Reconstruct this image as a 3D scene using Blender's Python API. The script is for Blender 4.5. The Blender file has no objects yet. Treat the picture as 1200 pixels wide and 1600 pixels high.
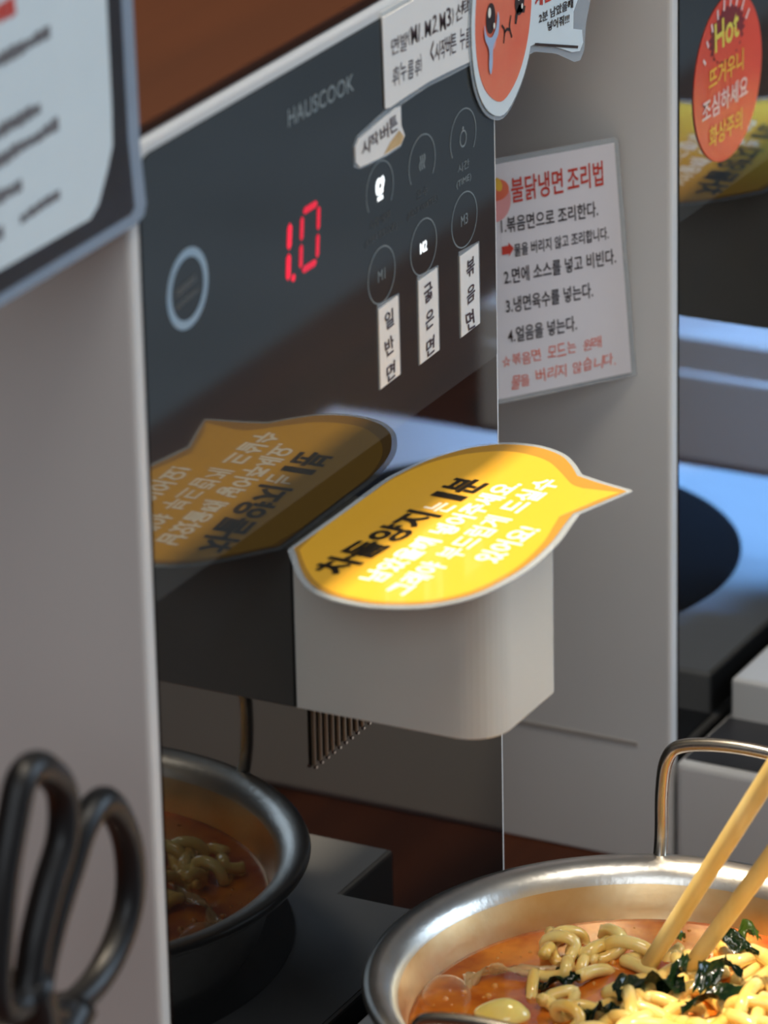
import bpy, bmesh, math, random
from mathutils import Vector, Matrix
random.seed(7)
SC = bpy.context.scene
COL = SC.collection

# ------------------------------------------------------------------ camera
RIGHT = Vector((0.456184, -0.889659, -0.020056)); UP = Vector((0.342587, 0.154776, 0.926649))
FWD = Vector((0.821298, 0.429593, -0.375392))
cam_d = bpy.data.cameras.new('camera'); cam = bpy.data.objects.new('camera', cam_d); COL.objects.link(cam)
M3 = Matrix((RIGHT, UP, -FWD)).transposed()
cam.matrix_world = Matrix.Translation((-1.20328, -0.70512, 0.77713)) @ M3.to_4x4()
cam_d.sensor_fit = 'VERTICAL'; cam_d.sensor_height = 24.0
cam_d.lens = 8123.81 / 1600 * 24.0
cam_d.clip_start = 0.05
cam_d.dof.use_dof = True; cam_d.dof.focus_distance = 1.71; cam_d.dof.aperture_fstop = 8.5
SC.camera = cam
# ------------------------------------------------------------------ world, lights, exposure
w = bpy.data.worlds.new('room_air'); SC.world = w; w.use_nodes = True
w.node_tree.nodes['Background'].inputs[0].default_value = (0.55, 0.57, 0.62, 1)
w.node_tree.nodes['Background'].inputs[1].default_value = 0.16
def area(name, loc, target, size, power, col, size_y=None):
    l = bpy.data.lights.new(name, 'AREA'); l.energy = power; l.color = col; l.size = size
    if size_y: l.shape = 'RECTANGLE'; l.size_y = size_y
    o = bpy.data.objects.new(name, l); COL.objects.link(o); o.location = loc
    o.rotation_euler = (Vector(target) - Vector(loc)).to_track_quat('-Z', 'Y').to_euler()
    return o
area('ceiling_spot', (0.06, 0.27, 1.75), (0.1, -0.1, 0.0), 0.10, 54, (1.0, 0.84, 0.62))
area('cool_fill', (-2.3, -0.9, 1.5), (0.2, 0.0, 0.1), 1.5, 18, (0.84, 0.92, 1.0))  # unseen cool fill lamp for the faces turned to the left
l2 = area('added_blue_light', (0.72, -0.20, 0.78), (0.665, -0.05, 0.0), 0.12, 6.0, (0.18, 0.46, 1.0)); l2.data.spread = math.radians(32)  # narrow blue lamp added to brighten the second cooker's reflections
area('ceiling_panel', (-0.15, -0.75, 2.3), (0.1, -0.1, 0.0), 0.7, 20, (1.0, 0.93, 0.82))
area('blue_floor_fill', (2.6, -3.6, 1.6), (2.4, -1.2, -0.9), 2.0, 110, (0.62, 0.80, 1.0))  # unseen blue lamp added to tint the floor that the glass reflects
SC.view_settings.view_transform = 'Standard'; SC.view_settings.look = 'None'
SC.view_settings.exposure = 0.0; SC.view_settings.gamma = 1.0; SC.view_settings.use_curve_mapping = False

# ------------------------------------------------------------------ materials
def mat(name, col, rough=0.5, metal=0.0, noise=0.0, nscale=60, bump=0.0, bscale=300, emit=None, estr=1.0,
        spec=0.5, coat=0.0, alpha=1.0, trans=0.0, ior=1.45, sss=0.0, col2=None, stretch=None, croug=0.05):
    m = bpy.data.materials.new(name); m.use_nodes = True
    nt = m.node_tree; b = nt.nodes['Principled BSDF']
    b.inputs['Base Color'].default_value = (*col, 1); b.inputs['Roughness'].default_value = rough
    b.inputs['Metallic'].default_value = metal; b.inputs['Specular IOR Level'].default_value = spec
    b.inputs['Coat Weight'].default_value = coat; b.inputs['Coat Roughness'].default_value = croug
    b.inputs['Alpha'].default_value = alpha; b.inputs['Transmission Weight'].default_value = trans
    b.inputs['IOR'].default_value = ior; b.inputs['Subsurface Weight'].default_value = sss
    if sss: b.inputs['Subsurface Radius'].default_value = (0.004, 0.002, 0.001)
    if emit: b.inputs['Emission Color'].default_value = (*emit, 1); b.inputs['Emission Strength'].default_value = estr
    tc = nt.nodes.new('ShaderNodeTexCoord'); mp = nt.nodes.new('ShaderNodeMapping')
    nt.links.new(tc.outputs['Object'], mp.inputs['Vector'])
    if stretch: mp.inputs['Scale'].default_value = stretch
    if noise or col2:
        n = nt.nodes.new('ShaderNodeTexNoise'); n.inputs['Scale'].default_value = nscale; n.inputs['Detail'].default_value = 4
        nt.links.new(mp.outputs[0], n.inputs['Vector'])
        r = nt.nodes.new('ShaderNodeValToRGB')
        c2 = col2 or tuple(max(0, c * (1 - noise)) for c in col)
        r.color_ramp.elements[0].color = (*c2, 1); r.color_ramp.elements[1].color = (*col, 1)
        r.color_ramp.elements[0].position = 0.35; r.color_ramp.elements[1].position = 0.65
        nt.links.new(n.outputs['Fac'], r.inputs[0]); nt.links.new(r.outputs[0], b.inputs['Base Color'])
    if bump:
        n2 = nt.nodes.new('ShaderNodeTexNoise'); n2.inputs['Scale'].default_value = bscale; n2.inputs['Detail'].default_value = 3
        nt.links.new(mp.outputs[0], n2.inputs['Vector'])
        bp = nt.nodes.new('ShaderNodeBump'); bp.inputs['Strength'].default_value = bump; bp.inputs['Distance'].default_value = 0.001
        nt.links.new(n2.outputs['Fac'], bp.inputs['Height']); nt.links.new(bp.outputs[0], b.inputs['Normal'])
    return m
WHITE = mat('white_painted_steel', (0.72, 0.70, 0.67), 0.42, noise=0.03, nscale=8, bump=0.03, bscale=900)
SPOUT = mat('white_plastic', (0.62, 0.605, 0.54), 0.30, noise=0.03, nscale=20)
GLASS = mat('black_glass', (0.006, 0.006, 0.006), 0.03, noise=0.15, nscale=9, ior=1.46)
HAZEF = mat('film_painted_haze', (0.034, 0.038, 0.038), 0.04, noise=0.12, nscale=12, ior=1.55)  # film over the controls; its grey paints in a reflected haze
BASETOP = mat('pale_worktop_steel', (0.74, 0.74, 0.74), 0.30, noise=0.05, nscale=30)
HOB = mat('black_ceramic', (0.012, 0.012, 0.013), 0.12, noise=0.2, nscale=20)
DARK = mat('black_rubber', (0.008, 0.008, 0.008), 0.6, noise=0.2)
WOOD = mat('red_brown_wood', (0.085, 0.023, 0.008), 0.5, spec=0.2, col2=(0.055, 0.014, 0.005), nscale=14, stretch=(0.4, 5, 5))
BOARD = mat('brown_board', (0.034, 0.009, 0.0022), 0.7, spec=0.15, col2=(0.026, 0.007, 0.0018), nscale=6, stretch=(0.5, 4, 4))
FLOORM = mat('grey_floor_tile', (0.30, 0.33, 0.36), 0.5, noise=0.2, nscale=4)
WALLM = mat('brown_wall', (0.13, 0.05, 0.02), 0.7, noise=0.2, nscale=3)
PAPER = mat('white_paper', (0.80, 0.78, 0.74), 0.6, noise=0.03, nscale=40)
PAPERB = mat('cool_white_paper', (0.70, 0.78, 0.80), 0.5, noise=0.03, nscale=30)
RPAPER = mat('recipe_paper', (0.80, 0.78, 0.82), 0.5, noise=0.02, nscale=30)
INK = mat('black_ink', (0.025, 0.012, 0.012), 0.5, noise=0.1)
INKR = mat('red_ink', (0.62, 0.05, 0.03), 0.5, noise=0.1)
INKO = mat('orange_red_pen', (0.85, 0.13, 0.05), 0.5, noise=0.1)
SMUDGE = mat('brown_marker', (0.07, 0.035, 0.04), 0.6, noise=0.3)
GREYPRINT = mat('grey_print', (0.22, 0.26, 0.27), 0.5, noise=0.1)
FAINTPRINT = mat('faint_print', (0.07, 0.075, 0.075), 0.5, noise=0.1)
RINGP = mat('blue_grey_print', (0.30, 0.42, 0.52), 0.5, noise=0.1)
FILM = mat('clear_laminate', (0.62, 0.68, 0.72), 0.08, alpha=0.38, coat=0.5, noise=0.05)
YELLOW = mat('yellow_card', (0.86, 0.46, 0.040), 0.22, noise=0.03, nscale=20, coat=0.6)
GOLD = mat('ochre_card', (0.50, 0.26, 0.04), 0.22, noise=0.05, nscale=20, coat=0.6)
WPRINT = mat('white_print', (0.93, 0.90, 0.78), 0.4, noise=0.02)
BPRINT = mat('black_print', (0.015, 0.010, 0.006), 0.35, noise=0.1)
RED = mat('red_sticker', (0.72, 0.075, 0.045), 0.35, noise=0.06, nscale=30)
YEL2 = mat('yellow_letter', (0.85, 0.50, 0.06), 0.4, noise=0.1)
YEL3 = mat('lime_yellow_letter', (0.75, 0.66, 0.10), 0.4, noise=0.1)
PINKW = mat('pinkish_white_letter', (0.85, 0.62, 0.58), 0.4, noise=0.1)
MAROON = mat('maroon_burst', (0.20, 0.02, 0.03), 0.4, noise=0.1)
CORAL = mat('coral_face', (0.78, 0.13, 0.07), 0.35, col2=(0.80, 0.22, 0.12), nscale=30)
TEARM = mat('pale_blue_tear', (0.38, 0.50, 0.68), 0.35, noise=0.05)
CHEEK = mat('pink_cheek', (0.80, 0.36, 0.36), 0.4, noise=0.05)
TEA = mat('tea_stain', (0.62, 0.42, 0.20), 0.5, noise=0.2, nscale=200)
LED = mat('red_display', (0.4, 0.0, 0.02), 0.4, noise=0.05, emit=(1.0, 0.012, 0.045), estr=0.95)
LED2 = mat('dim_red_display', (0.4, 0.0, 0.02), 0.4, noise=0.05, emit=(1.0, 0.012, 0.045), estr=0.60)
LIT = mat('lit_icon', (0.9, 0.9, 0.9), 0.4, noise=0.05, emit=(0.90, 0.97, 1.0), estr=1.2)
METAL = mat('brushed_aluminium', (0.80, 0.77, 0.71), 0.33, metal=1.0, col2=(0.70, 0.66, 0.59), nscale=60, bump=0.10, bscale=500)
SOUPGLOWM = mat('aluminium_painted_soup_glow', (0.90, 0.70, 0.42), 0.36, metal=1.0, col2=(0.80, 0.52, 0.24), nscale=50, bump=0.04, bscale=400)  # inner pot wall, the soup's orange reflection painted into the metal colour
WIRE = mat('steel_wire', (0.55, 0.52, 0.47), 0.25, metal=1.0, noise=0.15, nscale=200)
BLADE = mat('blade_steel', (0.6, 0.6, 0.6), 0.25, metal=1.0, noise=0.1)
BLACKP = mat('black_plastic', (0.010, 0.009, 0.009), 0.38, noise=0.1)
SOUP = mat('chilli_broth', (0.80, 0.24, 0.016), 0.05, col2=(0.36, 0.045, 0.005), nscale=55, bump=0.45, bscale=110, coat=1.0, sss=0.3)
NOOD = mat('noodle', (0.94, 0.72, 0.27), 0.20, col2=(0.90, 0.56, 0.12), nscale=90, bump=0.1, bscale=400, coat=0.6, sss=0.25)
KELP = mat('wakame', (0.012, 0.040, 0.010), 0.15, col2=(0.006, 0.018, 0.006), nscale=120, bump=0.6, bscale=180, coat=1.0)
KELP2 = mat('bright_wakame', (0.10, 0.17, 0.02), 0.15, col2=(0.03, 0.08, 0.01), nscale=120, bump=0.5, bscale=180, coat=1.0)
EGG = mat('egg', (0.92, 0.78, 0.30), 0.2, col2=(0.90, 0.66, 0.12), nscale=50, coat=0.8, sss=0.2)
CARROT = mat('orange_slice', (0.72, 0.16, 0.04), 0.25, noise=0.2, nscale=80, coat=0.8)
ONION = mat('cooked_onion', (0.90, 0.68, 0.32), 0.12, alpha=0.5, coat=1.0, noise=0.15, nscale=100)
BUBBLE = mat('soup_bubble', (1.0, 0.72, 0.40), 0.02, alpha=0.2, coat=1.0, noise=0.1, ior=1.6)
_nt = BUBBLE.node_tree; _lw = _nt.nodes.new('ShaderNodeLayerWeight'); _lw.inputs[0].default_value = 0.35
_mr = _nt.nodes.new('ShaderNodeMapRange'); _mr.inputs[1].default_value = 0.15; _mr.inputs[3].default_value = 0.03; _mr.inputs[4].default_value = 0.55
_nt.links.new(_lw.outputs['Facing'], _mr.inputs[0]); _nt.links.new(_mr.outputs[0], _nt.nodes['Principled BSDF'].inputs['Alpha'])
BAMBOO = mat('bamboo', (0.86, 0.66, 0.27), 0.4, col2=(0.78, 0.55, 0.18), nscale=30, stretch=(4, 4, .5))
BLUEP = mat('blue_grey_plastic', (0.2, 0.3, 0.45), 0.4, noise=0.1)
RIBM = mat('brown_grille', (0.10, 0.07, 0.045), 0.35, noise=0.2)

# ------------------------------------------------------------------ helpers
ROOTLOC = {}
def thing(name, label, cat, loc=(0, 0, 0), group=None):
    o = bpy.data.objects.new(name, None); COL.objects.link(o); o.location = loc
    o.empty_display_size = 0.02
    o['label'] = label; o['category'] = cat
    if group: o['group'] = group
    ROOTLOC[o.name] = Vector(loc); return o
def rootloc(p):
    q = Vector((0, 0, 0))
    while p is not None: q += p.location; p = p.parent
    return q
def obj(name, bm, m, parent=None, smooth=False, label=None, loc=None):
    """verts are given in world coordinates; the mesh is stored relative to its parent"""
    off = rootloc(parent)
    if parent is None:
        if loc is None:
            xs = [v.co for v in bm.verts]
            loc = Vector((sum(v.x for v in xs) / len(xs), sum(v.y for v in xs) / len(xs), min(v.z for v in xs)))
        off = Vector(loc)
    bmesh.ops.translate(bm, verts=bm.verts, vec=-off)
    bmesh.ops.recalc_face_normals(bm, faces=bm.faces)
    me = bpy.data.meshes.new(name); bm.to_mesh(me); bm.free()
    for mm in (m if isinstance(m, (list, tuple)) else [m]): me.materials.append(mm)
    if smooth:
        for p in me.polygons: p.use_smooth = True
    o = bpy.data.objects.new(name, me); COL.objects.link(o)
    if parent is not None: o.parent = parent
    else: o.location = loc
    if label: o['label'] = label
    return o
def tag(o, label, cat, group=None):
    o['label'] = label; o['category'] = cat
    if group: o['group'] = group
    return o
def struct(o): o['kind'] = 'structure'; return o
class Fr:
    def __init__(s, o, u, v, n): s.o, s.u, s.v, s.n = Vector(o), Vector(u), Vector(v), Vector(n)
    def p(s, a, b, t=0): return s.o + s.u * a + s.v * b + s.n * t
PF = Fr((0, 0, 0), (1, 0, 0), (0, 0, 1), (0, -1, 0))
def add_prism(bm, pts, fr, t0, t1):
    a = [bm.verts.new(fr.p(x, y, t0)) for x, y in pts]; b = [bm.verts.new(fr.p(x, y, t1)) for x, y in pts]
    bm.faces.new(a); bm.faces.new(b); n = len(pts)
    for i in range(n): bm.faces.new((a[i], a[(i + 1) % n], b[(i + 1) % n], b[i]))
def add_poly(bm, pts, fr, t):
    bm.faces.new([bm.verts.new(fr.p(x, y, t)) for x, y in pts])
def prism(pts, fr, t0, t1, bevel=0, seg=2):
    bm = bmesh.new(); add_prism(bm, pts, fr, t0, t1)
    if bevel: 
        bmesh.ops.recalc_face_normals(bm, faces=bm.faces)
        es = [e for e in bm.edges if len(e.link_faces) == 2 and e.calc_face_angle(0) > 0.5]
        bmesh.ops.bevel(bm, geom=es, offset=bevel, segments=seg, affect='EDGES', profile=0.5)
    return bm
def add_box(bm, a, b):
    add_prism(bm, [(a[0], a[1]), (b[0], a[1]), (b[0], b[1]), (a[0], b[1])], Fr((0, 0, 0), (1, 0, 0), (0, 1, 0), (0, 0, 1)), a[2], b[2])
def box(a, b, bevel=0, seg=2):
    bm = bmesh.new(); add_box(bm, a, b)
    if bevel:
        bmesh.ops.recalc_face_normals(bm, faces=bm.faces)
        bmesh.ops.bevel(bm, geom=list(bm.edges), offset=bevel, segments=seg, affect='EDGES', profile=0.5)
    return bm
def rrect(x0, y0, x1, y1, r, seg=6):
    rs = r if isinstance(r, (list, tuple)) else [r] * 4      # bl, br, tr, tl
    out = []
    for (cx, cy, sx, sy, a0, rr) in ((x0, y0, 1, 1, 180, rs[0]), (x1, y0, -1, 1, 270, rs[1]), (x1, y1, -1, -1, 0, rs[2]), (x0, y1, 1, -1, 90, rs[3])):
        if rr <= 0: out.append((cx, cy)); continue
        for k in range(seg + 1):
            a = math.radians(a0 + 90 * k / seg)
            out.append((cx + sx * rr + rr * math.cos(a), cy + sy * rr + rr * math.sin(a)))
    return out
def circ(cx, cy, r, n=48, ry=None, rot=0):
    ry = ry or r; c, s = math.cos(rot), math.sin(rot)
    return [(cx + r * math.cos(t) * c - ry * math.sin(t) * s, cy + r * math.cos(t) * s + ry * math.sin(t) * c) for t in [2 * math.pi * k / n for k in range(n)]]
def smoothloop(pts, n=6):
    """closed Catmull-Rom"""
    out = []; N = len(pts)
    for i in range(N):
        p0, p1, p2, p3 = [Vector(pts[(i + k - 1) % N]) for k in range(4)]
        for k in range(n):
            t = k / n
            out.append(tuple(0.5 * ((2 * p1) + (p2 - p0) * t + (2 * p0 - 5 * p1 + 4 * p2 - p3) * t * t + (3 * p1 - p0 - 3 * p2 + p3) * t ** 3)))
    return out
def smoothpath(pts, n=6):
    P = [Vector(p) for p in pts]; P = [2 * P[0] - P[1]] + P + [2 * P[-1] - P[-2]]; out = []
    for i in range(1, len(P) - 2):
        p0, p1, p2, p3 = P[i - 1:i + 3]
        for k in range(n):
            t = k / n
            out.append(0.5 * ((2 * p1) + (p2 - p0) * t + (2 * p0 - 5 * p1 + 4 * p2 - p3) * t * t + (3 * p1 - p0 - 3 * p2 + p3) * t ** 3))
    out.append(P[-2]); return out
def add_tube(bm, path, r, n=10, closed=False, caps=True):
    P = [Vector(p) for p in path]; N = len(P)
    rr = r if callable(r) else (lambda t: r)
    rings = []; nrm = None
    for i in range(N):
        if closed: d = P[(i + 1) % N] - P[(i - 1) % N]
        else: d = P[min(i + 1, N - 1)] - P[max(i - 1, 0)]
        d.normalize()
        if nrm is None: nrm = d.orthogonal().normalized()
        nrm = (nrm - d * nrm.dot(d)).normalized(); b = d.cross(nrm); q = rr(i / (N - 1))
        rings.append([bm.verts.new(P[i] + (nrm * math.cos(2 * math.pi * k / n) + b * math.sin(2 * math.pi * k / n)) * q) for k in range(n)])
    for i in range(N if closed else N - 1):
        A, B = rings[i], rings[(i + 1) % N]
        sh = 0
        if closed and i == N - 1:
            sh = min(range(n), key=lambda s: (A[0].co - B[s].co).length)
        for k in range(n): bm.faces.new((A[k], A[(k + 1) % n], B[(k + 1 + sh) % n], B[(k + sh) % n]))
    if caps and not closed: bm.faces.new(rings[0]); bm.faces.new(rings[-1])
def tube(path, r, n=10, closed=False):
    bm = bmesh.new(); add_tube(bm, path, r, n, closed); return bm
def lathe(prof, c, n=96):
    bm = bmesh.new(); rings = []
    for r, z in prof:
        if r < 1e-6: rings.append([bm.verts.new((c[0], c[1], z))]); continue
        rings.append([bm.verts.new((c[0] + r * math.cos(2 * math.pi * k / n), c[1] + r * math.sin(2 * math.pi * k / n), z)) for k in range(n)])
    for A, B in zip(rings, rings[1:]):
        for k in range(n):
            if len(A) == 1: bm.faces.new((A[0], B[k], B[(k + 1) % n]))
            elif len(B) == 1: bm.faces.new((A[k], A[(k + 1) % n], B[0]))
            else: bm.faces.new((A[k], A[(k + 1) % n], B[(k + 1) % n], B[k]))
    return bm
# lettering -----------------------------------------------------------
def glyphs(s, bold=0.0, spacing=1.0, res=3):
    c = bpy.data.curves.new('lettering', 'FONT'); c.body = s; c.size = 1; c.offset = bold; c.resolution_u = res
    c.space_character = spacing
    o = bpy.data.objects.new('lettering', c); COL.objects.link(o)
    me = bpy.data.meshes.new_from_object(o.evaluated_get(bpy.context.evaluated_depsgraph_get()))
    vs = [tuple(v.co[:2]) for v in me.vertices]; fs = [tuple(p.vertices) for p in me.polygons]
    bpy.data.objects.remove(o); bpy.data.curves.remove(c); bpy.data.meshes.remove(me)
    return vs, fs
def add_text(bm, s, fr, p0, p1, h, t=0.0002, bold=0.0, spacing=1.0, hand=0, lean=0.0, up=None):
    """fits the ink of s so that its lower edge runs p0 -> p1 and its height is h"""
    p0 = Vector(p0); p1 = Vector(p1); ax = p1 - p0; L = ax.length; ax.normalize(); ay = Vector((-ax.y, ax.x))
    if up: ay = Vector(up).normalized()
    if hand:
        rng = random.Random(hand); chars = []; x = 0
        for ch in s:
            wd = 0.5 if ch == ' ' else (0.62 if ord(ch) < 256 else 1.0)
            if ch in '().,!1': wd = 0.4
            if ch == 'M': wd = 0.8
            if ch != ' ': chars.append((ch, x, wd))
            x += wd
        for ch, cx, wd in chars:
            vs, fs = glyphs(ch, bold)
            if not vs: continue
            x0 = min(v[0] for v in vs); x1 = max(v[0] for v in vs); y0 = min(v[1] for v in vs); y1 = max(v[1] for v in vs)
            small = ch in '.,'; slim = {'1': .30, '(': .55, ')': .55, '!': .3}.get(ch, 1)
            hh = h * (0.14 if small else 1.0) * rng.uniform(0.86, 1.05); ww = L / x * wd * 0.86 * (0.4 if small else slim)
            a = rng.uniform(-0.10, 0.10); oy = rng.uniform(-0.06, 0.06) * h; k = rng.uniform(-0.15, 0.15)
            bv = []
            for vx, vy in vs:
                lx = (vx - x0) / max(x1 - x0, 1e-3) * ww; ly = (vy - y0) / max(y1 - y0, 1e-3) * hh
                lx, ly = lx + ly * (k + lean), ly + lx * a
                q = p0 + ax * (cx * L / x + lx) + ay * (ly + oy); bv.append(bm.verts.new(fr.p(q.x, q.y, t)))
            for f in fs:
                try: bm.faces.new([bv[i] for i in f])
                except ValueError: pass
        return
    vs, fs = glyphs(s, bold, spacing)
    x0 = min(v[0] for v in vs); x1 = max(v[0] for v in vs); y0 = min(v[1] for v in vs); y1 = max(v[1] for v in vs)
    bv = []
    for vx, vy in vs:
        lx = (vx - x0) / (x1 - x0) * L; ly = (vy - y0) / (y1 - y0) * h
        q = p0 + ax * (lx + lean * ly) + ay * ly; bv.append(bm.verts.new(fr.p(q.x, q.y, t)))
    for f in fs:
        try: bm.faces.new([bv[i] for i in f])
        except ValueError: pass
def add_ring(bm, cx, cy, r, wd, fr, t, a0=0, a1=360, n=48, ry=None):
    k = ry / r if ry else 1; A = []; B = []; full = abs(a1 - a0) >= 360
    for i in range(n + (0 if full else 1)):
        a = math.radians(a0 + (a1 - a0) * i / n)
        A.append(bm.verts.new(fr.p(cx + (r - wd / 2) * math.cos(a), cy + (r - wd / 2) * math.sin(a) * k, t)))
        B.append(bm.verts.new(fr.p(cx + (r + wd / 2) * math.cos(a), cy + (r + wd / 2) * math.sin(a) * k, t)))
    N = len(A)
    for i in range(N if full else N - 1): bm.faces.new((A[i], A[(i + 1) % N], B[(i + 1) % N], B[i]))
def add_stroke(bm, pts, wd, fr, t):
    P = [Vector(p) for p in smoothpath(pts, 5)] if len(pts) > 2 else [Vector(p) for p in pts]
    A = []; B = []
    for i in range(len(P)):
        d = P[min(i + 1, len(P) - 1)] - P[max(i - 1, 0)]; d.normalize(); q = Vector((-d.y, d.x)) * wd / 2
        A.append(bm.verts.new(fr.p(*(P[i] + q), t))); B.append(bm.verts.new(fr.p(*(P[i] - q), t)))
    for i in range(len(P) - 1): bm.faces.new((A[i], A[i + 1], B[i + 1], B[i]))
def dup(root, dx):
    r = root.copy(); COL.objects.link(r); r.location = root.location + Vector((dx, 0, 0))
    for ch in list(root.children):
        c = ch.copy(); COL.objects.link(c); c.parent = r
        for g in list(ch.children):
            d = g.copy(); COL.objects.link(d); d.parent = c
    return r

# ------------------------------------------------------------------ setting
struct(obj('floor', box((-6, -6, -0.95), (8, 4, -0.90)), FLOORM))
struct(obj('wall_back', box((-6, 3.0, -0.90), (8, 3.1, 2.6)), WALLM))
struct(obj('wall_right', box((7.9, -6, -0.90), (8, 3.0, 2.6)), WALLM))
TZ = -0.062
tb = thing('counter', 'long red-brown wooden counter that the white ramen cookers stand on', 'counter', (0.45, -0.05, -0.90))
obj('countertop', box((-0.9, -0.40, TZ - 0.035), (1.9, 0.45, TZ), 0.003), WOOD, tb)
obj('cabinet', box((-0.86, -0.34, -0.90), (1.86, 0.40, TZ - 0.035)), WOOD, tb)
sb = thing('shelf_board', 'plain brown board lying across the tops of the white cookers', 'shelf', (0.4, 0.2, 0.326))
obj('plank', box((-0.012, 0.0015, 0.326), (1.2, 0.42, 0.330), 0.0010), BOARD, sb)

# ------------------------------------------------------------------ ramen cooker
ck = thing('ramen_cooker', 'nearest white ramen cooker, black glass front reading HAUSCOOK over a red 10 display', 'cooker', (0.112, 0.0, TZ), group='white ramen cookers in a row')
obj('tower_body', prism(rrect(-0.005, TZ, 0.2300, 0.326, [0.001, 0.001, 0.010, 0.010]), PF, -0.102, -0.0006, 0.0018, 3), WHITE, ck)
obj('side_line', box((-0.0053, 0.014, -0.0158), (-0.0040, 0.100, -0.0142)), mat('grey_brown_strip', (0.42, 0.38, 0.34), 0.7, noise=0.1), ck)  # thin grey-brown strip along the tower's left side
gp = obj('glass_panel', prism(rrect(0.0, TZ + 0.004, 0.2268, 0.3215, [0.001, 0.001, 0.007, 0.007]), PF, -0.003, 0.0, 0.0003, 1), GLASS, ck)
cf = obj('control_film', prism(rrect(0.0002, 0.186, 0.2266, 0.3213, [0.001, 0.001, 0.0068, 0.0068]), PF, 0.0, 0.0001), HAZEF, ck, label='protective film over the control area, grey reflected haze painted in')
T = 0.00022
bm = bmesh.new(); add_text(bm, 'HAUSCOOK', PF, (0.0885, 0.3048), (0.1306, 0.3042), 0.0055, T, 0.012, 1.05)
obj('lettering', bm, GREYPRINT, gp, label='pale grey HAUSCOOK wordmark')
bm = bmesh.new(); add_ring(bm, 0.0252, 0.2748, 0.0108, 0.0027, PF, T)
obj('logo_ring', bm, RINGP, gp, label='blue-grey ring emblem')
bm = bmesh.new()
add_stroke(bm, [(0.0182, 0.2752), (0.0300, 0.2766)], 0.0022, PF, T); add_stroke(bm, [(0.0182, 0.2712), (0.0310, 0.2726)], 0.0016, PF, T)
obj('emblem_text', bm, FAINTPRINT, gp, label='two faint bars of lettering in the ring')
BX = [0.1462 + i * 0.02895 for i in range(3)]; BM, BT = 0.23985, 0.2676
for i in range(3):
    bm = bmesh.new(); add_ring(bm, BX[i], BM, 0.0091, 0.00042, PF, T, n=64); obj('button_ring', bm, GREYPRINT, gp)
    bm = bmesh.new(); add_ring(bm, BX[i], BT, 0.0091, 0.00042, PF, T, a0=-38, a1=212, n=64); obj('button_ring', bm, GREYPRINT, gp)
    bm = bmesh.new(); add_text(bm, 'M%d' % (i + 1), PF, (BX[i] - 0.0024, BM - 0.0018), (BX[i] + 0.0024, BM - 0.0018), 0.0036, T, 0.03 if i == 1 else 0.0)
    obj('lettering', bm, LIT if i == 1 else GREYPRINT, gp, label='glowing white M2' if i == 1 else None)
bm = bmesh.new()
cx, cz = BX[0], BT
hat = smoothloop([(-.0016, -.0014), (-.0026, .0004), (-.0024, .0026), (-.0008, .0040), (.0008, .0036), (.0024, .0040), (.0032, .0022), (.0024, .0002), (.0018, -.0014)], 5)
hole = circ(0.0, 0.0014, 0.0009, 10)
add_poly(bm, [(cx + a, cz + b) for a, b in hat], PF, T)
add_poly(bm, [(cx - .0016, cz - .0020), (cx + .0020, cz - .0020), (cx + .0020, cz - .0034), (cx - .0016, cz - .0034)], PF, T)
obj('lit_cook_icon', bm, LIT, gp, label='glowing white chef hat icon')
bm = bmesh.new(); add_poly(bm, [(cx + a, cz + b) for a, b in hole], PF, T * 2)
obj('icon_hole', bm, GLASS, gp)
bm = bmesh.new()
for dx in (-0.0012, 0.0002, 0.0016): add_stroke(bm, [(BX[1] + dx, BT - .0022), (BX[1] + dx - .0005, BT - .0004), (BX[1] + dx + .0003, BT + .0010), (BX[1] + dx, BT + .0026)], 0.0007, PF, T)
obj('steam_icon', bm, GREYPRINT, gp)
bm = bmesh.new(); add_ring(bm, BX[2], BT - .0006, 0.0022, 0.0005, PF, T, ry=.0026); add_poly(bm, [(BX[2] - .0006, BT + .0024), (BX[2] + .0006, BT + .0024), (BX[2] + .0004, BT + .0034), (BX[2] - .0004, BT + .0034)], PF, T)
obj('timer_icon', bm, GREYPRINT, gp)
for s1, s2, i, w1, w2 in (('시작/정지', '(START/STOP)', 0, .0070, .0106), ('온수', '(HOT WATER)', 1, .0040, .0106), ('시간', '(TIME)', 2, .0042, .0052)):
    bm = bmesh.new(); add_text(bm, s1, PF, (BX[i] - w1, 0.2563), (BX[i] + w1 * .95, 0.2563), 0.0030, T)
    add_text(bm, s2, PF, (BX[i] - w2, 0.2513), (BX[i] + w2, 0.2513), 0.0028, T); obj('lettering', bm, FAINTPRINT if i < 2 else GREYPRINT, gp)
def seg(x0, z0, x1, z1, m, wd=0.0022):
    bm = bmesh.new(); d = Vector((x1 - x0, z1 - z0)); L = d.length; d.normalize(); q = Vector((-d.y, d.x)) * wd / 2; a = Vector((x0, z0)); b = Vector((x1, z1))
    add_poly(bm, [tuple(p) for p in (a, a + d * wd / 2 + q, b - d * wd / 2 + q, b, b - d * wd / 2 - q, a + d * wd / 2 - q)], PF, T)
    obj('display_segment', bm, m, gp)
seg(0.0857, 0.2575, 0.0866, 0.2660, LED, .0027); seg(0.0868, 0.2668, 0.0879, 0.2752, LED, .0027)
k = 0.0944
seg(k - .0006, 0.2587, k + .0002, 0.2664, LED2); seg(k + .0004, 0.2672, k + .0012, 0.2749, LED2)
seg(k + .0101, 0.2587, k + .0109, 0.2664, LED2); seg(k + .0111, 0.2672, k + .0119, 0.2749, LED2)
seg(k + .0002, 0.2578, k + .0097, 0.2578, LED2); seg(k + .0018, 0.2760, k + .0112, 0.2760, LED2)
bm = bmesh.new(); add_poly(bm, circ(0.0890, 0.2574, 0.0012, 14), PF, T); obj('display_dot', bm, LED, gp)
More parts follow.
